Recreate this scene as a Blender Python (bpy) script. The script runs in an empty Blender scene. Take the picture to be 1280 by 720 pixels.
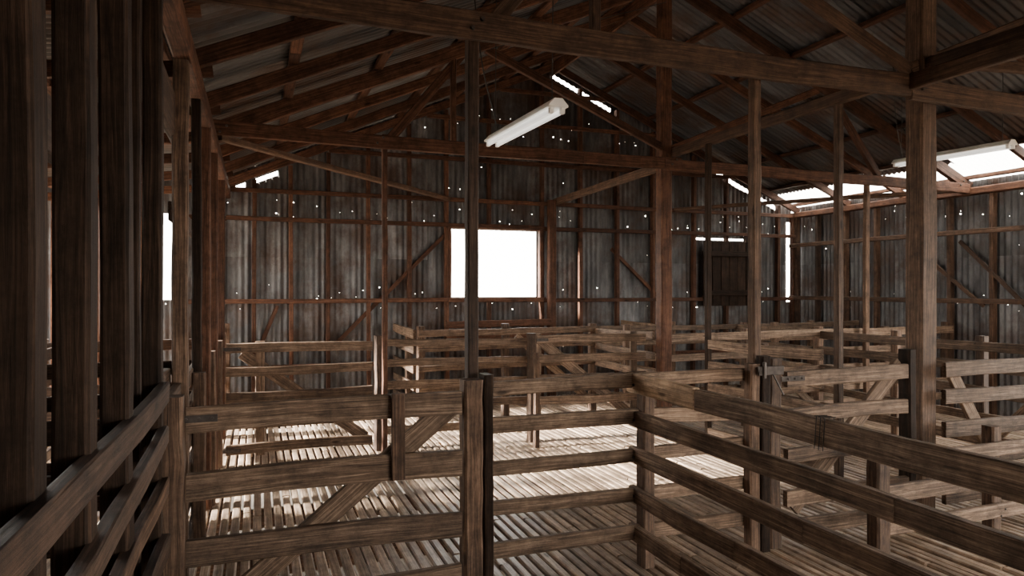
import bpy, math, random
from mathutils import Vector
random.seed(7)
S=bpy.context.scene
XL,XR,XM=-0.33,8.25,3.95
YB=9.1
YF=-4.0

# ------------------------------------------------------------ materials
def newmat(n):
    m=bpy.data.materials.new(n); m.use_nodes=True
    nt=m.node_tree; 
    for x in list(nt.nodes): nt.nodes.remove(x)
    return m,nt
def N(nt,t,**k):
    n=nt.nodes.new(t)
    for a,b in k.items(): setattr(n,a,b)
    return n
def ramp(nt,stops):
    r=nt.nodes.new('ShaderNodeValToRGB')
    e=r.color_ramp.elements
    while len(e)<len(stops): e.new(.5)
    for i,(p,c) in enumerate(stops):
        e[i].position=p; e[i].color=(*c,1) if len(c)==3 else c
    return r
def mixc(nt,a,b,f,mode='MIX'):
    m=nt.nodes.new('ShaderNodeMix'); m.data_type='RGBA'; m.blend_type=mode
    L=nt.links
    for sock,v in ((m.inputs[6],a),(m.inputs[7],b),(m.inputs[0],f)):
        if isinstance(v,(int,float)): sock.default_value=v
        elif isinstance(v,tuple): sock.default_value=(*v,1)
        else: L.new(v,sock)
    return m.outputs[2]
def math_(nt,op,a,b=None,c=None):
    m=nt.nodes.new('ShaderNodeMath'); m.operation=op
    for i,v in enumerate((a,b,c)):
        if v is None: continue
        if isinstance(v,(int,float)): m.inputs[i].default_value=v
        else: nt.links.new(v,m.inputs[i])
    return m.outputs[0]

def wood(name,dark,mid,light,rough=.7,spec=.3,bump=.5):
    m,nt=newmat(name); L=nt.links
    a=N(nt,'ShaderNodeAttribute',attribute_name='gc')
    t=N(nt,'ShaderNodeAttribute',attribute_name='tone')
    mp=N(nt,'ShaderNodeMapping'); mp.inputs['Scale'].default_value=(2.4,85,85)
    L.new(a.outputs['Vector'],mp.inputs['Vector'])
    n1=N(nt,'ShaderNodeTexNoise'); n1.inputs['Scale'].default_value=1.0; n1.inputs['Detail'].default_value=8; n1.inputs['Roughness'].default_value=.78; n1.inputs['Distortion'].default_value=.7
    L.new(mp.outputs[0],n1.inputs['Vector'])
    n2=N(nt,'ShaderNodeTexNoise'); n2.inputs['Scale'].default_value=7; n2.inputs['Detail'].default_value=10; n2.inputs['Roughness'].default_value=.75
    L.new(a.outputs['Vector'],n2.inputs['Vector'])
    r=ramp(nt,[(.34,dark),(.5,mid),(.68,light)])
    L.new(n1.outputs['Fac'],r.inputs[0])
    r2=ramp(nt,[(.34,(.24,.22,.21)),(.6,(1.2,1.17,1.14))])
    L.new(n2.outputs['Fac'],r2.inputs[0])
    c=mixc(nt,r.outputs[0],r2.outputs[0],.75,'MULTIPLY')
    v=N(nt,'ShaderNodeTexVoronoi'); v.inputs['Scale'].default_value=1
    mk=N(nt,'ShaderNodeMapping'); mk.inputs['Scale'].default_value=(2.6,9,9)
    L.new(a.outputs['Vector'],mk.inputs['Vector']); L.new(mk.outputs[0],v.inputs['Vector'])
    kr=ramp(nt,[(.06,(.2,.17,.15)),(.12,(1,1,1))]); L.new(v.outputs['Distance'],kr.inputs[0])
    c=mixc(nt,c,kr.outputs[0],.8,'MULTIPLY')
    mc=N(nt,'ShaderNodeMapping'); mc.inputs['Scale'].default_value=(1.1,38,38)
    L.new(a.outputs['Vector'],mc.inputs['Vector'])
    n3=N(nt,'ShaderNodeTexNoise'); n3.inputs['Scale'].default_value=1; n3.inputs['Detail'].default_value=3
    L.new(mc.outputs[0],n3.inputs['Vector'])
    ck=ramp(nt,[(.0,(1,1,1)),(.485,(1,1,1)),(.5,(.12,.1,.09)),(.515,(1,1,1))]); L.new(n3.outputs['Fac'],ck.inputs[0])
    c=mixc(nt,c,ck.outputs[0],.5,'MULTIPLY')
    tr=ramp(nt,[(0,(.6,.58,.57)),(1,(1.35,1.33,1.3))]); L.new(t.outputs['Fac'],tr.inputs[0])
    c=mixc(nt,c,tr.outputs[0],1.0,'MULTIPLY')
    b=N(nt,'ShaderNodeBsdfPrincipled'); L.new(c,b.inputs['Base Color'])
    b.inputs['Roughness'].default_value=rough; b.inputs['Specular IOR Level'].default_value=spec
    bp=N(nt,'ShaderNodeBump'); bp.inputs['Strength'].default_value=bump; bp.inputs['Distance'].default_value=.006
    L.new(n1.outputs['Fac'],bp.inputs['Height']); L.new(bp.outputs[0],b.inputs['Normal'])
    o=N(nt,'ShaderNodeOutputMaterial'); L.new(b.outputs[0],o.inputs[0])
    return m
M_fence=wood('weathered_rail_wood',(.047,.031,.021),(.155,.104,.071),(.39,.288,.21))
M_pale=wood('pale_rail_wood',(.14,.09,.055),(.4,.28,.18),(.62,.47,.33))
M_post=wood('old_post_wood',(.032,.02,.013),(.1,.06,.039),(.245,.163,.112))
M_beam=wood('old_beam_wood',(.024,.014,.009),(.073,.042,.027),(.17,.106,.072))
M_stud=wood('red_hardwood_frame',(.03,.014,.009),(.088,.041,.025),(.18,.093,.058),spec=.2)
M_dark_shaded=wood('dark_and_shaded_hardwood',(.009,.006,.0045),(.026,.016,.011),(.065,.04,.028),spec=.12)  # dark timber; left studs' backlit shade is also put into this colour
M_floor=wood('floor_slat_wood',(.13,.095,.068),(.42,.32,.235),(.66,.54,.42),rough=.38,spec=.6,bump=.25)

def corr(name,axis,holes,base=((.045,.045,.047),(.14,.143,.149),(.28,.282,.287)),rust=.8):
    m,nt=newmat(name); L=nt.links
    tc=N(nt,'ShaderNodeTexCoord'); sp=N(nt,'ShaderNodeSeparateXYZ'); L.new(tc.outputs['Object'],sp.inputs[0])
    u=sp.outputs[axis]; w=sp.outputs[2]
    pan=math_(nt,'FLOOR',math_(nt,'MULTIPLY',u,1/.72))
    row=math_(nt,'FLOOR',math_(nt,'MULTIPLY',w,1/1.9))
    cb=N(nt,'ShaderNodeCombineXYZ'); L.new(pan,cb.inputs[0]); L.new(row,cb.inputs[1])
    wn=N(nt,'ShaderNodeTexWhiteNoise'); wn.noise_dimensions='3D'; L.new(cb.outputs[0],wn.inputs['Vector'])
    cs=N(nt,'ShaderNodeCombineXYZ'); L.new(math_(nt,'MULTIPLY',u,6.0),cs.inputs[0]); L.new(math_(nt,'MULTIPLY',w,1.6),cs.inputs[1]); L.new(wn.outputs['Value'],cs.inputs[2])
    n1=N(nt,'ShaderNodeTexNoise'); n1.inputs['Scale'].default_value=1; n1.inputs['Detail'].default_value=6; n1.inputs['Roughness'].default_value=.65
    L.new(cs.outputs[0],n1.inputs['Vector'])
    n2=N(nt,'ShaderNodeTexNoise'); n2.inputs['Scale'].default_value=1.7; n2.inputs['Detail'].default_value=7; n2.inputs['Roughness'].default_value=.7
    L.new(tc.outputs['Object'],n2.inputs['Vector'])
    r=ramp(nt,[(.3,base[0]),(.5,base[1]),(.72,base[2])]); L.new(n1.outputs['Fac'],r.inputs[0])
    tr=ramp(nt,[(0,(.45,.44,.43)),(1,(1.2,1.2,1.2))]); L.new(wn.outputs['Value'],tr.inputs[0])
    c=mixc(nt,r.outputs[0],tr.outputs[0],1.0,'MULTIPLY')
    rr=ramp(nt,[(.45,(0,0,0)),(.62,(rust,rust,rust))]); L.new(n2.outputs['Fac'],rr.inputs[0])
    c=mixc(nt,c,(.062,.034,.022),rr.outputs[0])
    b=N(nt,'ShaderNodeBsdfPrincipled'); L.new(c,b.inputs['Base Color'])
    b.inputs['Metallic'].default_value=.2; b.inputs['Roughness'].default_value=.52; b.inputs['Specular IOR Level'].default_value=.35
    o=N(nt,'ShaderNodeOutputMaterial')
    if holes>0:
        cv=N(nt,'ShaderNodeCombineXYZ'); L.new(math_(nt,'MULTIPLY',u,6.5),cv.inputs[0]); L.new(math_(nt,'MULTIPLY',w,6.5),cv.inputs[1])
        v=N(nt,'ShaderNodeTexVoronoi'); v.voronoi_dimensions='2D'; v.inputs['Scale'].default_value=1; L.new(cv.outputs[0],v.inputs['Vector'])
        sc=N(nt,'ShaderNodeSeparateColor'); L.new(v.outputs['Color'],sc.inputs[0])
        rad=math_(nt,'MULTIPLY_ADD',math_(nt,'POWER',sc.outputs[1],3.0),.04,.018)
        near=math_(nt,'LESS_THAN',v.outputs['Distance'],rad)
        d1=math_(nt,'ABSOLUTE',math_(nt,'SUBTRACT',w,2.5)); d2=math_(nt,'ABSOLUTE',math_(nt,'SUBTRACT',w,1.38)); d3=math_(nt,'ABSOLUTE',math_(nt,'SUBTRACT',w,3.8))
        d=math_(nt,'MINIMUM',math_(nt,'MINIMUM',d1,d2),d3)
        band=math_(nt,'LESS_THAN',d,.16)
        th=math_(nt,'MULTIPLY_ADD',band,-.5*holes,.97)
        sel=math_(nt,'GREATER_THAN',sc.outputs[0],th)
        f=math_(nt,'MULTIPLY',near,sel)
        ms=N(nt,'ShaderNodeMixShader'); tp=N(nt,'ShaderNodeBsdfTransparent')
        L.new(f,ms.inputs[0]); L.new(b.outputs[0],ms.inputs[1]); L.new(tp.outputs[0],ms.inputs[2]); L.new(ms.outputs[0],o.inputs[0])
    else: L.new(b.outputs[0],o.inputs[0])
    return m
M_wb=corr('corrugated_iron_wall_x',0,1.0)
M_ws=corr('corrugated_iron_wall_y',1,.6)
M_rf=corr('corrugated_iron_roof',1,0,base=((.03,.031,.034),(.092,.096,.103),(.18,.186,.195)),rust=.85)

def simple(name,col,rough=.5,metal=0.0,noise=.25,scale=8,emit=0):
    m,nt=newmat(name); L=nt.links
    tc=N(nt,'ShaderNodeTexCoord'); n=N(nt,'ShaderNodeTexNoise'); n.inputs['Scale'].default_value=scale; n.inputs['Detail'].default_value=5
    L.new(tc.outputs['Object'],n.inputs['Vector'])
    r=ramp(nt,[(.3,tuple(x*(1-noise) for x in col)),(.7,tuple(min(1,x*(1+noise)) for x in col))]); L.new(n.outputs['Fac'],r.inputs[0])
    b=N(nt,'ShaderNodeBsdfPrincipled'); L.new(r.outputs[0],b.inputs['Base Color']); b.inputs['Roughness'].default_value=rough; b.inputs['Metallic'].default_value=metal
    if emit: b.inputs['Emission Color'].default_value=(1,.97,.9,1); b.inputs['Emission Strength'].default_value=emit
    o=N(nt,'ShaderNodeOutputMaterial'); L.new(b.outputs[0],o.inputs[0]); return m
M_white=simple('painted_batten_white',(.93,.92,.89),.4,0,.04)
M_tube=simple('fluorescent_glass',(.9,.9,.88),.15,0,.03,emit=.9)
M_wire=simple('black_cable',(.02,.018,.016),.6)
M_steel=simple('rusty_steel',(.06,.05,.045),.5,.7,.4,30)
M_ground=simple('dusty_ground',(.14,.11,.08),.9,0,.25,1.2)
def transl():
    m,nt=newmat('fibreglass_skylight'); L=nt.links
    t=N(nt,'ShaderNodeBsdfTranslucent'); t.inputs[0].default_value=(.95,.93,.88,1)
    p=N(nt,'ShaderNodeBsdfTransparent'); p.inputs[0].default_value=(.9,.9,.88,1)
    tc=N(nt,'ShaderNodeTexCoord'); n=N(nt,'ShaderNodeTexNoise'); n.inputs['Scale'].default_value=3
    L.new(tc.outputs['Object'],n.inputs['Vector'])
    f=math_(nt,'MULTIPLY_ADD',n.outputs['Fac'],.3,.25)
    ms=N(nt,'ShaderNodeMixShader'); L.new(f,ms.inputs[0]); L.new(t.outputs[0],ms.inputs[1]); L.new(p.outputs[0],ms.inputs[2])
    o=N(nt,'ShaderNodeOutputMaterial'); L.new(ms.outputs[0],o.inputs[0]); return m
M_sky=transl()

# ------------------------------------------------------------ mesh helpers
class MB:
    def __init__(s): s.v=[];s.f=[];s.gc=[];s.tone=[];s.mi=[]
    def make(s,name,mats,parent=None,smooth=False):
        me=bpy.data.meshes.new(name); me.from_pydata([tuple(x) for x in s.v],[],s.f)
        if not isinstance(mats,(list,tuple)): mats=[mats]
        for m in mats: me.materials.append(m)
        if s.mi:
            me.polygons.foreach_set('material_index',s.mi)
        a=me.attributes.new('gc','FLOAT_VECTOR','POINT'); a.data.foreach_set('vector',[c for g in s.gc for c in g])
        a=me.attributes.new('tone','FLOAT','POINT'); a.data.foreach_set('value',s.tone)
        if smooth: me.shade_smooth()
        me.update()
        o=bpy.data.objects.new(name,me); S.collection.objects.link(o)
        if parent: o.parent=parent
        return o
def board(mb,p0,p1,w,h,jit=.003,seg=None,mi=0,tone=None,ref=None,ch=None):
    p0=Vector(p0);p1=Vector(p1);d=p1-p0;Ln=d.length;ax=d.normalized()
    if ref is None: ref=Vector((0,0,1)) if abs(ax.z)<.95 else Vector((0,1,0))
    else: ref=Vector(ref)
    side=ax.cross(ref).normalized(); up=side.cross(ax).normalized()
    if seg is None: seg=max(1,min(12,int(Ln/.3)))
    c=min(w,h)*.13 if ch is None else ch
    c=min(c,.012)
    base=len(mb.v); W=w/2;H=h/2
    pts=[(-W+c,-H),(W-c,-H),(W,-H+c),(W,H-c),(W-c,H),(-W+c,H),(-W,H-c),(-W,-H+c)]
    if tone is None: tone=random.random()
    off=Vector((random.uniform(0,50),random.uniform(0,50),random.uniform(0,50)))
    bowa=random.uniform(-1,1)*jit*1.8; bowb=random.uniform(-1,1)*jit*1.8
    for i in range(seg+1):
        t=i/seg; k=math.sin(math.pi*t)
        ja=random.uniform(-jit,jit)*.6+bowa*k; jb=random.uniform(-jit,jit)*.6+bowb*k
        sc=1+random.uniform(-1,1)*jit*5
        for a,b in pts:
            ra=a*sc+ja+random.uniform(-jit,jit)*.35; rb=b*sc+jb+random.uniform(-jit,jit)*.35
            mb.v.append(p0+ax*(Ln*t)+side*ra+up*rb)
            mb.gc.append((off.x+Ln*t,off.y+a,off.z+b)); mb.tone.append(tone)
    n=8
    fs=[]
    for i in range(seg):
        for j in range(n):
            a=base+i*n+j;b=base+i*n+(j+1)%n
            fs.append((a,b,b+n,a+n))
    fs.append(tuple(base+j for j in reversed(range(n)))); fs.append(tuple(base+seg*n+j for j in range(n)))
    mb.f+=fs; mb.mi+=[mi]*len(fs)
def cyl(mb,p0,p1,r,n=8,mi=0,r2=None):
    p0=Vector(p0);p1=Vector(p1);ax=(p1-p0).normalized()
    ref=Vector((0,0,1)) if abs(ax.z)<.9 else Vector((0,1,0))
    s=ax.cross(ref).normalized();u=s.cross(ax); base=len(mb.v); r2=r if r2 is None else r2
    for k,(p,rr) in enumerate(((p0,r),(p1,r2))):
        for j in range(n):
            a=2*math.pi*j/n; mb.v.append(p+s*math.cos(a)*rr+u*math.sin(a)*rr); mb.gc.append((0,j,k)); mb.tone.append(.5)
    fs=[(base+j,base+(j+1)%n,base+n+(j+1)%n,base+n+j) for j in range(n)]
    fs+=[tuple(base+j for j in reversed(range(n))),tuple(base+n+j for j in range(n))]
    mb.f+=fs; mb.mi+=[mi]*len(fs)
def sheet(mb,fn,u0,u1,v0f,v1f,rows=4,pitch=.076,amp=.010,per=6,mi=0):
    n=max(2,int((u1-u0)/pitch*per)); base=len(mb.v)
    for i in range(n+1):
        u=u0+(u1-u0)*i/n; h=amp*math.sin(2*math.pi*u/pitch)
        a=v0f(u);b=v1f(u)
        for j in range(rows+1):
            v=a+(b-a)*j/rows
            mb.v.append(Vector(fn(u,v,h))); mb.gc.append((u,v,0)); mb.tone.append(.5)
    r=rows+1
    for i in range(n):
        for j in range(rows):
            a=base+i*r+j; mb.f.append((a,a+r,a+r+1,a+1)); mb.mi.append(mi)

# ------------------------------------------------------------ shell
def rz(x):
    if x<XL: return rz(XL)-(XL-x)*.12
    return 4.64-.437*abs(x-XM)
def sz(x): return rz(x)+.13
XLL=-3.3
mb=MB(); pitch=.0665; x=XLL+.05
while x<XR-.04:
    y=YF+random.uniform(0,1.2)
    cuts=[YF]
    while y<YB-.4: cuts.append(y+random.choice((0,0,.04))); y+=random.choice((1.2,1.8,2.4))
    cuts.append(YB-.02)
    for a,b in zip(cuts[:-1],cuts[1:]):
        if b-a<.05: continue
        dx=random.uniform(-.004,.004); dz=random.uniform(-.006,.003)
        board(mb,(x+dx,a+.006,-.018+dz),(x+dx+random.uniform(-.005,.005),b-.006,-.018+dz+random.uniform(-.002,.002)),.051+random.uniform(-.004,.003),.034,jit=.0008,seg=1,ch=.008)
    x+=pitch
floor=mb.make('floor',M_floor)
mb=MB(); y=YF+.2
while y<YB:
    board(mb,(XLL,y,-.105),(XR,y,-.105),.05,.13,jit=.002); y+=.9
mb.make('floor_joists',M_beam,floor)
mb=MB(); 
for xx in (-3.2,-.33,1.8,3.95,6.1,8.2):
    for yy in (-3.5,-1,1.5,4,6.5,9): board(mb,(xx,yy,-.95),(xx,yy,-.17),.16,.16)
mb.make('stumps',M_dark_shaded,floor)
mb=MB()
for i in range(41):
    for j in range(41):
        X=-80+4*i;Y=-80+4*j; mb.v.append(Vector((X,Y,-.95+random.uniform(-.05,.0)))); mb.gc.append((X,Y,0)); mb.tone.append(.5)
for i in range(40):
    for j in range(40):
        a=i*41+j; mb.f.append((a,a+41,a+42,a+1)); mb.mi.append(0)
mb.make('ground',M_ground)

# back wall
WY=YB+.05
fnb=lambda u,v,h:(u,WY+h,v)
slits=((3.98,4.92),(6.5,7.95),(-.25,-.12),(.0,.26))
def top(x):
    for a,b in slits:
        if a<x<b: return rz(x)-.10-(.012*math.sin(x*9) if x>6 else 0)
    return sz(x)-.005
mb=MB()
ops=[(-2.42,-2.22,.9,2.75),(-1.62,-1.5,1.0,2.45),(-1.16,-.86,1.38,2.4),
 (2.46,3.73,1.40,2.32),(6.37,7.3,2.275,2.305),(8.16,8.24,1.3,2.6)]
xs=[XLL]+[v for o in ops for v in o[:2]]+[XR]
for i in range(len(xs)-1):
    a,b=xs[i],xs[i+1]
    if i%2==0: sheet(mb,fnb,a,b,lambda u:-.1,top,rows=5)
    else:
        o=ops[i//2]; sheet(mb,fnb,a,b,lambda u:-.1,lambda u:o[2],rows=2); sheet(mb,fnb,a,b,lambda u:o[3],top,rows=3)
for a,b in slits: sheet(mb,fnb,a-.01,b+.01,lambda u:rz(u)-.045,lambda u:sz(u)-.005,rows=1)
wall_back=mb.make('wall_back',M_wb,smooth=True)
mb=MB(); WX=XR+.05
fnr=lambda u,v,h:(WX+h,u,v)
sheet(mb,fnr,4.3,YB+.05,lambda u:-.1,lambda u:2.84,rows=4)
sheet(mb,fnr,-.2,4.3,lambda u:2.5,lambda u:2.84,rows=1)
sheet(mb,fnr,YF,-.2,lambda u:-.1,lambda u:2.84,rows=4)
wall_right=mb.make('wall_right',M_ws,smooth=True)
mb=MB(); WLX=XLL-.05
fnl=lambda u,v,h:(WLX+h,u,v)
zt=sz(XLL)-.01
sheet(mb,fnl,8.7,YB+.05,lambda u:-.1,lambda u:zt,rows=4)
sheet(mb,fnl,5.2,8.7,lambda u:2.38,lambda u:zt,rows=1)
sheet(mb,fnl,YF,5.2,lambda u:-.1,lambda u:zt,rows=4)
wall_left=mb.make('wall_left',M_ws,smooth=True)
mb=MB(); fnf=lambda u,v,h:(u,YF-.05+h,v)
FD0,FD1,FDZ=1.7,6.0,2.3
sheet(mb,fnf,XLL,FD0,lambda u:-.1,lambda u:sz(u)-.01,rows=4)
sheet(mb,fnf,FD0,FD1,lambda u:FDZ,lambda u:sz(u)-.01,rows=3)
sheet(mb,fnf,FD1,XR,lambda u:-.1,lambda u:sz(u)-.01,rows=4)
wall_front=mb.make('wall_front',M_wb,smooth=True)

# roof / ceiling
mb=MB()
def slope(a,b,y0,y1,mi=0):
    sheet(mb,lambda u,v,h:(v,u,sz(v)+h),y0,y1,lambda u:a,lambda u:b,rows=3,mi=mi)
Y1=YB+.07
slope(XM,XL,YF-.3,Y1); slope(XL,XLL-.15,YF-.3,Y1)
slope(XM,7.80,YF-.3,Y1)
slope(7.80,8.42,YF-.3,4.75); slope(7.80,8.42,4.75,6.05,1)
slope(7.80,7.93,6.05,Y1); slope(7.93,8.42,6.05,Y1,1)
ceiling=mb.make('ceiling',[M_rf,M_sky],smooth=True)
mb=MB()
for s in (-1,1):
    b=len(mb.v)
    for (xx,yy) in ((0,YF-.3),(s*.18,YF-.3),(s*.18,Y1),(0,Y1)):
        mb.v.append(Vector((XM+xx,yy,sz(XM+xx)+.015))); mb.gc.append((0,0,0)); mb.tone.append(.5)
    mb.f.append((b,b+1,b+2,b+3)); mb.mi.append(0)
mb.make('ridge_cap',M_rf,ceiling)
mb=MB()
for X in (-2.9,-2.1,-1.2,-.5,.25,1.0,1.75,2.5,3.2,3.82,4.08,4.75,5.5,6.25,7.0,7.7,8.2):
    z=rz(X)+.085
    for a,b in ((YF-.2,0.5),(.5,4.9),(4.9,YB)):
        board(mb,(X,a,z),(X,b,z),.075,.045,jit=.004)
mb.make('purlins',M_stud,ceiling)
mb=MB()
ys=[-3.9,-2.9,-1.9,-.9,.1,.95,1.75,2.5,3.3,4.25,5.15,6.1,7.0,7.95,8.98]
for y in ys:
    main=abs(y-3.3)<.01 or abs(y-6.1)<.01
    w=.06 if main else .045; h=.13 if main else .1
    board(mb,(XM,y,rz(XM)),(XL-.08,y,rz(XL)-.03),w,h,jit=.005)
    board(mb,(XM,y,rz(XM)),(XR,y,rz(XR)),w,h,jit=.005)
    board(mb,(XL+.1,y+.05,rz(XL)-.02),(XLL,y+.05,rz(XLL)),w,.09,jit=.004)
board(mb,(XM,YF,rz(XM)-.02),(XM,YB,rz(XM)-.02),.035,.17)
mb.make('rafters',M_stud,ceiling)
mb=MB()
board(mb,(XR-.04,YF,2.70),(XR-.04,YB,2.70),.1,.09)
board(mb,(XL,-.5,2.66),(XL,4.4,2.66),.09,.11); board(mb,(XL,4.4,2.66),(XL,YB,2.66),.09,.11)
mb.make('eave_plates',M_stud,ceiling)

# wall frames
mb=MB()
studs=[-3.1,-2.5,-2.12,-1.7,-1.42,-1.22,-.8,-.45,-.03,.42,.86,1.36,1.89,2.41,3.0,3.78,4.39,4.98,5.6,6.3,6.9,7.4,7.9,8.2]
for x in studs:
    zt_=rz(x)-.06
    if x==3.0:
        board(mb,(x,YB-.03,0),(x,YB-.03,1.38),.045,.08); board(mb,(x,YB-.03,2.36),(x,YB-.03,zt_),.045,.08)
    else: board(mb,(x+random.uniform(-.01,.01),YB-.03,0),(x+random.uniform(-.02,.02),YB-.03,zt_),.05,.08)
for z in (.55,1.36,2.36,2.70):
    segs=[(XLL,-2.5),(-2.1,-1.7),(-1.42,-1.2),(-.84,XL),(XL,2.41),(2.41,3.78),(3.78,XR)]
    for a,b in segs: board(mb,(a,YB-.09,z+random.uniform(-.01,.01)),(b,YB-.09,z+random.uniform(-.01,.01)),.04,.055)
for z in (3.25,3.8,4.25):
    dx=(4.6-z)/.437
    board(mb,(XM-dx,YB-.09,z),(XM+dx,YB-.09,z),.04,.055)
mb.make('frame_back',M_stud,wall_back)
mb=MB()
for a,b in (((1.5,1.35),(2.4,2.25)),((.95,.8),(1.75,1.6)),((4.9,2.1),(5.8,1.3)),((.25,1.3),(.05,.8))):
    board(mb,(a[0],YB-.005,a[1]),(b[0],YB-.005,b[1]),.03,.05)
mb.make('wall_braces',M_stud,wall_back)
mb=MB()
board(mb,(2.38,YB-.05,2.355),(3.82,YB-.05,2.355),.09,.06); board(mb,(2.38,YB-.05,1.365),(3.82,YB-.05,1.365),.11,.05)
board(mb,(2.425,YB-.05,1.34),(2.425,YB-.05,2.38),.06,.09); board(mb,(3.76,YB-.05,1.34),(3.76,YB-.05,2.38),.055,.09)
mb.make('window_1',M_stud,None)
mb=MB()
board(mb,(3.89,YB-.14,0),(3.89,YB-.14,2.75),.11,.1)
board(mb,(2.35,YB-.2,1.03),(3.85,YB-.2,1.05),.05,.09)
board(mb,(2.35,YB-.2,.85),(3.85,YB-.2,.87),.05,.07)
mb.make('frame_opening',M_stud,wall_back)
mb=MB()
for i in range(6):
    x=6.42+i*.155; board(mb,(x+.07,YB-.14,1.25),(x+.07,YB-.14,2.24),.148,.025)
board(mb,(6.38,YB-.165,1.45),(7.34,YB-.165,1.45),.025,.08); board(mb,(6.38,YB-.165,2.05),(7.34,YB-.165,2.05),.025,.08)
mb.make('wall_shutter',M_dark_shaded)
mb=MB()
for y in [-3.8,-3,-2.2,-1.4,-.3,4.4,4.8,5.25,5.8,6.35,6.9,7.45,8.0,8.55,9.0]:
    board(mb,(XR-.01,y,0),(XR-.01,y,2.68),.08,.05)
for z in (.55,1.36,2.2):
    board(mb,(XR-.07,4.35,z),(XR-.07,YB,z+.01),.04,.06); board(mb,(XR-.07,YF,z),(XR-.07,-.25,z),.04,.06)
board(mb,(XR-.03,6.9,2.1),(XR-.03,5.9,1.3),.03,.045); board(mb,(XR-.03,5.2,1.1),(XR-.03,6.2,2.1),.03,.045)
mb.make('frame_right',M_beam,wall_right)
mb=MB()
for y in [-3.8,-2.9,-2,-1.1,-.2,.7,1.6,2.5,3.4,4.3,5.1,8.75,9.0]:
    board(mb,(XLL+.02,y,0),(XLL+.02,y,2.4),.08,.05)
for z in (.55,1.36):
    board(mb,(XLL+.08,YF,z),(XLL+.08,5.1,z),.04,.07)
mb.make('frame_left',M_stud,wall_left)

# ------------------------------------------------------------ trusses & posts
def truss(y,hb,mat):
    mb=MB(); zt=2.78
    board(mb,(XL-.1,y-.06,zt+.02),(XM-1.0,y-.06,zt-.01),.045,hb,jit=.006,tone=.6); board(mb,(XM-1.15,y-.055,zt-.01),(XM+.1,y-.055,zt),.045,hb,jit=.004,tone=.55)
    board(mb,(XM-.1,y-.06,zt-.02),(XR-.1,y-.06,zt-.05),.045,hb,jit=.006,tone=.6)
    board(mb,(2.0,y+.03,rz(2.0)-.06),(XM,y+.03,2.92),.045,.075)
    board(mb,(5.9,y+.03,rz(5.9)-.06),(XM,y+.03,2.92),.045,.075)
    board(mb,(1.10,y+.03,2.82),(1.78,y+.03,rz(1.78)-.03),.05,.08)
    board(mb,(1.68,y,2.74),(1.68,y,rz(1.68)-.05),.05,.05)
    board(mb,(6.8,y+.03,2.82),(6.1,y+.03,rz(6.1)-.03),.05,.08)
    board(mb,(6.2,y,2.74),(6.2,y,rz(6.2)-.05),.05,.05)
    for x in (-.25,1.0,3.95,8.0):
        for k in (-.02,.03): cyl(mb,(x+k,y-.1,zt+k),(x+k,y-.085,zt+k),.01,mi=1)
    return mb.make('roof_truss',[mat,M_steel])
truss(3.3,.135,M_beam); truss(6.1,.115,M_stud); truss(.3,.13,M_beam)
def post(x,y,z1,w,h,mat=M_post,name='timber_post',z0=0,lean=(0,0),tone=None):
    mb=MB(); board(mb,(x,y,z0),(x+lean[0],y+lean[1],z1),w,h,jit=.004,seg=12,tone=tone); return mb.make(name,mat)
post(4.085,3.36,4.54,.14,.13,M_post,tone=.55); post(3.93,6.16,4.54,.125,.12,M_stud,tone=.75); post(3.95,.3,4.54,.16,.15)
post(1.015,3.33,2.86,.055,.07,M_beam,'prop_post',tone=0); post(1.06,6.13,2.86,.045,.05,M_stud,'prop_post')
post(2.76,3.36,2.86,.055,.06,M_post,'prop_post',tone=.6); post(2.5,6.13,.9,.05,.05,M_post,'prop_post')
post(4.05,4.0,2.87,.055,.05,M_post,'prop_post'); post(3.99,5.5,2.87,.05,.05,M_dark_shaded,'prop_post')
post(6.63,6.14,2.76,.06,.05,M_post,'prop_post'); post(6.3,3.36,2.72,.065,.06,M_post,'prop_post')
mb=MB()
board(mb,(XM+.14,YF,2.93),(XM+.12,3.4,2.93),.05,.12); board(mb,(XM+.12,3.25,2.93),(XM+.06,6.2,2.9),.05,.09)
board(mb,(XM+.05,6.1,2.80),(XM+.02,YB-.05,2.74),.05,.09)
board(mb,(XM-.12,-1,2.78),(XM-.1,3.3,2.80),.05,.1)
mb.make('roof_beam',M_beam)
mb=MB()
board(mb,(XL+.05,6.05,2.72),(2.4,YB-.14,2.70),.07,.05); board(mb,(XR-.1,6.1,2.72),(5.9,YB-.14,2.70),.07,.05)
board(mb,(XR-.1,2.2,2.80),(4.1,3.3,2.98),.05,.07)
mb.make('wind_brace',M_beam)
# left row of studs
for (y,w,h) in ((.75,.06,.08),(1.22,.05,.08),(1.56,.065,.08),(1.96,.065,.08),(2.66,.06,.07)):
    post(XL-.0,y,2.66,w,h,M_dark_shaded,'wall_stud',tone=.6)
post(XL-.03,2.45,2.66,.045,.05,M_dark_shaded,'wall_stud')
post(XL-.01,3.72,2.66,.07,.08,M_post,'wall_stud'); post(XL,4.45,2.66,.05,.07,M_dark_shaded,'wall_stud')
post(XL,5.2,2.66,.085,.08,M_stud,'wall_stud'); post(XL,6.14,2.75,.08,.08,M_stud,'wall_stud'); post(XL,7.6,2.66,.08,.08,M_stud,'wall_stud')
mb=MB()
board(mb,(XL-.07,.3,1.83),(XL-.07,1.98,1.83),.035,.12); board(mb,(XL-.05,2.4,2.36),(XL-.05,4.0,2.33),.04,.2)
board(mb,(XL-.07,3.9,1.9),(XL-.07,5.3,1.9),.035,.1)
mb.make('stud_rail',M_beam)
for (x,y,w) in ((-1.5,4.4,.09),(-2.1,6.2,.09),(-.95,5.6,.06),(-1.9,3.3,.08)):
    post(x,y,2.62,w,w,M_dark_shaded,'timber_post')

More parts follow.
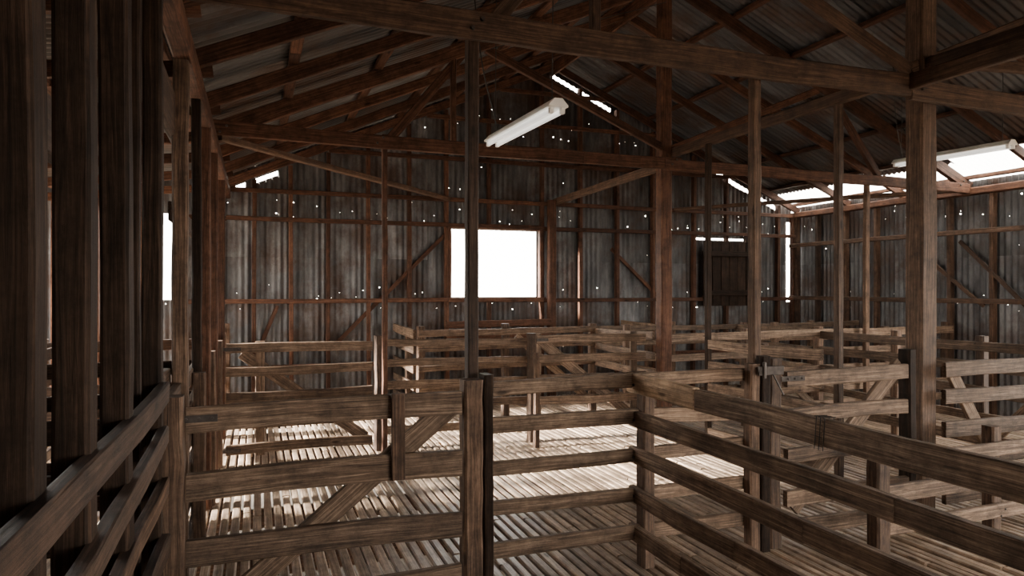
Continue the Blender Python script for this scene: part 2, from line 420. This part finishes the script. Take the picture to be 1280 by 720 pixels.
# ------------------------------------------------------------ fences
def fence(p0,p1,zs,rh=.095,th=.032,posts=(),pw=.09,ph=1.06,off=-1,name='pen_fence',braces=(),split=None,mat=None):
    mb=MB(); a=Vector((*p0,0));b=Vector((*p1,0)); d=(b-a).normalized(); nrm=Vector((d.y,-d.x,0))*(-off)
    for z in zs:
        o=nrm*(pw/2+th/2)
        cuts=[0,1] if not split else [0]+list(split)+[1]
        for s,e in zip(cuts[:-1],cuts[1:]):
            q0=a.lerp(b,s)+o-d*(.04 if s==0 else .0); q1=a.lerp(b,e)+o+d*.04
            if s>0: q0=q0+d*.045
            z0=z+random.uniform(-.018,.018); z1=z+random.uniform(-.018,.018)
            board(mb,q0+Vector((0,0,z0)),q1+Vector((0,0,z1)),th,rh*random.uniform(.82,1.08),jit=.005)
    for t in posts:
        q=a.lerp(b,t)
        hh=ph+random.uniform(-.03,.04)
        board(mb,q,q+Vector((0,0,hh)),pw,pw,jit=.003,mi=1,ref=tuple(d))
        for z in zs:
            for k in (-.018,.018):
                c=q+nrm*(pw/2+th)+Vector((0,0,z+k))+d*k
                cyl(mb,c,c+nrm*.006,.006,n=6,mi=2)
    for (s,z0,e,z1) in braces:
        o=nrm*(pw/2-.02)
        board(mb,a.lerp(b,s)+o+Vector((0,0,z0)),a.lerp(b,e)+o+Vector((0,0,z1)),.03,.085)
    return mb.make(name,[mat or M_fence,M_post,M_steel])
Z5=(1.0,.80,.60,.39,.18)
def gate(p0,p1,zs,rh=.11,stile=(.06,.94),brace=(0,.1,1,.95),name='pen_gate',strap=None):
    mb=MB(); a=Vector((*p0,0));b=Vector((*p1,0)); d=(b-a).normalized(); nrm=Vector((d.y,-d.x,0))
    for i,z in enumerate(zs):
        board(mb,a+Vector((0,0,z+random.uniform(-.008,.008))),b+Vector((0,0,z+random.uniform(-.008,.008))),.034,rh*random.uniform(.92,1.06),jit=.006,tone=(.6,.5,.05,.6,.5)[i])
    s,z0,e,z1=brace
    board(mb,a.lerp(b,s)-nrm*.034+Vector((0,0,z0)),a.lerp(b,e)-nrm*.034+Vector((0,0,z1)),.03,.1,tone=.45)
    for t in stile:
        board(mb,a.lerp(b,t)-nrm*.034+Vector((0,0,min(zs)-.06)),a.lerp(b,t)-nrm*.034+Vector((0,0,max(zs)+.06)),.075,.03,ref=tuple(nrm))
    if strap:
        q=a.lerp(b,strap)+nrm*.034
        board(mb,q+Vector((0,0,.64)),q+Vector((0,0,1.03)),.06,.03,mi=1,ref=tuple(nrm))
    for z in (zs[0],zs[-1]):
        q=a+nrm*.02+Vector((0,0,z)); board(mb,q-d*.05,q+d*.12,.006,.03,mi=2,jit=.0005)
        for k in (.0,.05,.1): cyl(mb,q+d*k,q+d*k+nrm*.01,.007,n=6,mi=2)
    return mb.make(name,[M_fence,M_beam,M_steel])
gate((-.27,3.17),(.91,3.17),(.965,.68,.40,.15),rh=.115,stile=(),brace=(.05,.08,1.0,.98),strap=.74)
post(-.325,3.11,1.07,.105,.1,M_post,'gate_post'); post(-.425,3.16,1.12,.05,.09,M_dark_shaded,'gate_post')
post(.97,3.2,1.07,.095,.1,M_post,'gate_post',tone=.9); post(1.05,3.22,1.09,.045,.1,M_dark_shaded,'gate_post')
fence((1.08,3.27),(2.72,3.27),(1.0,.80,.60,.39,.18),posts=(.97,),pw=.07,off=1,rh=.085)
post(2.83,3.30,1.1,.085,.1,M_post,'gate_post'); post(2.74,3.26,1.12,.06,.06,M_dark_shaded,'gate_post')
gate((2.91,3.27),(3.86,3.27),(.98,.76,.52,.28,.1),rh=.09,stile=(),brace=(.08,.2,.98,1.03))
post(3.90,3.30,1.12,.06,.09,M_dark_shaded,'gate_post')
fence((4.19,3.3),(8.1,3.3),(1.0,.80,.60,.39,.18),posts=(.25,.5,.75,1),pw=.085,braces=((.02,.95,.16,.15),),split=(.5,))
def longf():
    mb=MB(); X=1.99
    for i,z in enumerate((.985,.795,.595,.385,.175)):
        rh=(.105,.085,.085,.085,.085)[i]
        yb=2.0 if i==0 else 1.3+.4*i
        if i==0:
            board(mb,(X-.055,3.38,z+.005),(X-.055,2.76,z+.003),.04,rh,jit=.004,tone=.8,mi=3)
            board(mb,(X-.053,2.75,z+.0),(X-.055,yb-.03,z-.004),.036,rh*.95,jit=.004,tone=.8)
        else: board(mb,(X-.055,3.36,z+.005),(X-.055,yb-.03,z-.004),.036,rh,jit=.004,tone=(1.2,.8,.9,.7,.8)[i])
        board(mb,(X-.055+.004,yb+.01 if i else yb-.035,z-.004),(X-.05,-.9,z-.012),.036,rh*.97,jit=.004,tone=(1.2,.7,.8,.8,.7)[i])
    for y in (3.30,.6,-.8):
        board(mb,(X,y,0),(X,y,1.03),.072,.085,mi=1)
        for z in (.985,.795,.595,.385,.175): cyl(mb,(X-.073,y,z),(X-.08,y,z),.008,mi=2)
    for k in range(3):
        y=2.0-.02*k
        for a,b in (((-.08,-.06),(-.08,.06)),((-.08,.06),(-.03,.06)),((-.03,.06),(-.03,-.06))):
            cyl(mb,(X+a[0],y,.98+a[1]),(X+b[0],y-.01,.98+b[1]),.002,n=5,mi=2)
    return mb.make('pen_fence',[M_fence,M_post,M_steel,M_pale])
longf()
post(3.24,2.92,.66,.095,.09,M_post,'gate_post')
fence((3.24,2.98),(6.2,2.98),(.55,.36,.16),posts=(.33,.66,1),pw=.08,ph=.66)
# left race
fence((XL+.05,-.5),(XL+.05,2.62),(1.15,.985,.83,.62,.4,.2),rh=.07,posts=(),pw=.0,off=1,split=(.42,),mat=M_beam)
fence((XL-.06,2.7),(XL-.06,3.7),(1.1,.93,.76,.58,.4,.2),rh=.07,posts=(),pw=.0,off=1,mat=M_beam)
fence((XL+.03,3.3),(XL+.03,6.3),(1.0,.83,.66,.48,.3,.13),rh=.08,posts=(.33,.66),pw=.07,off=1,mat=M_post)
fence((XL,6.5),(XL,8.9),Z5,posts=(.5,1),pw=.08,off=1)
fence((-2.9,2.9),(XL-.1,2.9),Z5,posts=(0,.5),pw=.08,mat=M_dark_shaded)
fence((-3.1,5.0),(XL-.1,5.0),Z5,posts=(0,.5),pw=.08,mat=M_dark_shaded)
fence((-3.1,7.2),(XL-.1,7.2),Z5,posts=(0,.5),pw=.08,mat=M_dark_shaded)
fence((-1.6,-.5),(-1.6,7.2),Z5,posts=(0,.2,.4,.6,.8),pw=.08,mat=M_dark_shaded)
# row 2
gate((-.24,6.42),(1.0,6.42),(.99,.80,.58,.35,.12),rh=.085,stile=(.22,),brace=(.1,.95,.95,.15))
post(XL+.0,6.36,1.07,.13,.11,M_post,'gate_post'); post(1.09,6.55,1.07,.1,.1,M_post,'gate_post')
fence((1.15,6.6),(2.5,6.5),Z5,posts=(),pw=.08,rh=.075)
post(2.56,6.40,1.07,.08,.09,M_post,'gate_post')
gate((2.62,6.42),(3.85,6.4),(1.0,.80,.60,.39,.18),rh=.08,stile=(.02,.9),brace=(.03,1.0,.95,.12))
fence((4.05,6.3),(8.1,6.3),Z5,posts=(.25,.5,.75,1),pw=.085,rh=.08,braces=((.27,.95,.48,.15),))
# row 3
fence((1.75,7.75),(8.1,7.75),(1.02,.83,.62,.4,.18),posts=(0,.16,.34,.52,.7,.88),pw=.085,rh=.07,split=(.34,.7),braces=((.18,.95,.33,.15),))
fence((1.75,7.85),(1.75,9.0),Z5,posts=(.5,),pw=.08,off=1)
fence((4.0,4.1),(4.0,5.4),Z5,posts=(.5,),pw=.06,off=1,rh=.08)
fence((3.98,6.4),(3.98,7.65),Z5,posts=(.5,),pw=.07,off=1,rh=.08)
fence((6.1,3.5),(6.1,6.2),Z5,posts=(.33,.66),pw=.08,off=1,rh=.085,braces=((.02,.95,.3,.15),))
fence((6.1,6.4),(6.1,7.7),Z5,posts=(.5,),pw=.08,off=1,rh=.085)
fence((5.1,7.8),(5.1,9.0),Z5,posts=(.5,),pw=.08,off=1,rh=.085)

mb=MB()
board(mb,(2.66,3.20,1.04),(2.83,3.20,1.04),.012,.05,jit=.0005); cyl(mb,(2.69,3.19,1.0),(2.69,3.19,1.09),.01)
for i in range(6): cyl(mb,(2.75+.012*i,3.19,1.02-.02*i),(2.76+.012*i,3.185,1.0-.02*i),.005,n=5)
mb.make('gate_latch',M_steel)

# ------------------------------------------------------------ fluorescent lights
def fluoro(x0,y0,z0,y1,z1,zup):
    mb=MB(); d=Vector((0,y1-y0,z1-z0)); a=Vector((x0,y0,z0)); b=a+d; n=d.normalized()
    base=len(mb.v); prof=[(-.055,0),(-.055,.01),(-.022,.045),(.022,.045),(.055,.01),(.055,0)]
    for p in (a,b):
        for u,v in prof: mb.v.append(p+Vector((u,0,v))); mb.gc.append((0,0,0)); mb.tone.append(.5)
    m=len(prof)
    for j in range(m): mb.f.append((base+j,base+(j+1)%m,base+m+(j+1)%m,base+m+j)); mb.mi.append(0)
    mb.f+= [tuple(base+j for j in range(m)),tuple(base+m+j for j in reversed(range(m)))]; mb.mi+=[0,0]
    for u in (-.032,.032):
        cyl(mb,a+n*.04+Vector((u,0,-.018)),b-n*.04+Vector((u,0,-.018)),.013,n=12,mi=1)
        for p in (a+n*.01,b-n*.04): board(mb,p+Vector((u,0,-.014)),p+n*.025+Vector((u,0,-.014)),.022,.036,mi=0,jit=0)
    for t in (.06,.92):
        p=a+d*t+Vector((0,0,.04)); cyl(mb,p,Vector((p.x+.01,p.y,zup)),.003,n=6,mi=2)
    return mb.make('fluorescent_light',[M_white,M_tube,M_wire])
fluoro(1.49,4.44,2.49,3.34,2.46,rz(1.48)-.02)
fluoro(6.22,5.40,2.80,4.20,2.77,rz(6.22)-.02)
def cable(pts,r=.004):
    cu=bpy.data.curves.new('power_cable','CURVE'); cu.dimensions='3D'; cu.bevel_depth=r
    s=cu.splines.new('BEZIER'); s.bezier_points.add(len(pts)-1)
    for p,q in zip(s.bezier_points,pts): p.co=q; p.handle_left_type=p.handle_right_type='AUTO'
    cu.materials.append(M_wire); o=bpy.data.objects.new('power_cable',cu); S.collection.objects.link(o)
cable([(1.48,4.3,2.55),(1.35,4.2,2.9),(1.3,4.25,rz(1.3)-.05)])
cable([(6.2,5.3,2.86),(6.0,5.2,3.2),(5.9,5.15,rz(5.9)-.05)])
cable([(2.0,6.0,rz(2)-.1),(2.9,5.9,rz(2.9)-.18),(3.85,6.0,rz(3.8)-.2)])

# ------------------------------------------------------------ light
w=bpy.data.worlds.new('World'); S.world=w; w.use_nodes=True; nt=w.node_tree
bg=nt.nodes['Background']
tc=nt.nodes.new('ShaderNodeTexCoord'); sp=nt.nodes.new('ShaderNodeSeparateXYZ'); nt.links.new(tc.outputs['Generated'],sp.inputs[0])
r=ramp(nt,[(0,(1,.92,.82)),(.5,(1,.95,.89))]); nt.links.new(sp.outputs[2],r.inputs[0]); nt.links.new(r.outputs[0],bg.inputs[0])
bg.inputs[1].default_value=19
def portal(loc,rot,sx,sy):
    l=bpy.data.lights.new('portal','AREA'); l.shape='RECTANGLE'; l.size=sx; l.size_y=sy
    l.cycles.is_portal=True
    o=bpy.data.objects.new('daylight_portal',l); o.location=loc; o.rotation_euler=rot; S.collection.objects.link(o)
H=math.pi/2
portal((3.1,YB+.1,1.86),(-H,0,0),1.3,.95)
portal((-1,YB+.1,1.9),(-H,0,0),.35,1.05)
portal((WLX-.05,6.95,1.15),(0,-H,0),2.6,3.5)
portal((WX+.05,2.05,1.2),(0,H,0),2.6,4.5)
portal(((FD0+FD1)/2,YF-.1,FDZ/2-.05),(H,0,0),FD1-FD0,FDZ+.1)
portal((8.1,5.4,3.1),(0,.4,0),.7,1.3)
portal((8.18,7.6,3.05),(0,.4,0),.55,3.0)
sun=bpy.data.lights.new('sun','SUN'); sun.energy=95; sun.angle=.1; sun.color=(1,.92,.82)
so=bpy.data.objects.new('sun',sun); S.collection.objects.link(so)
dirv=Vector((.90,-.08,-.31)); so.rotation_euler=dirv.to_track_quat('-Z','Y').to_euler()

# ------------------------------------------------------------ camera
cam=bpy.data.cameras.new('camera'); co=bpy.data.objects.new('camera',cam); S.collection.objects.link(co)
cam.sensor_width=36; cam.lens=870/1280*36; cam.shift_y=2/1280; cam.clip_start=.02
co.location=(0,0,1.5); co.rotation_euler=(H,0,-math.radians(20.2)); S.camera=co
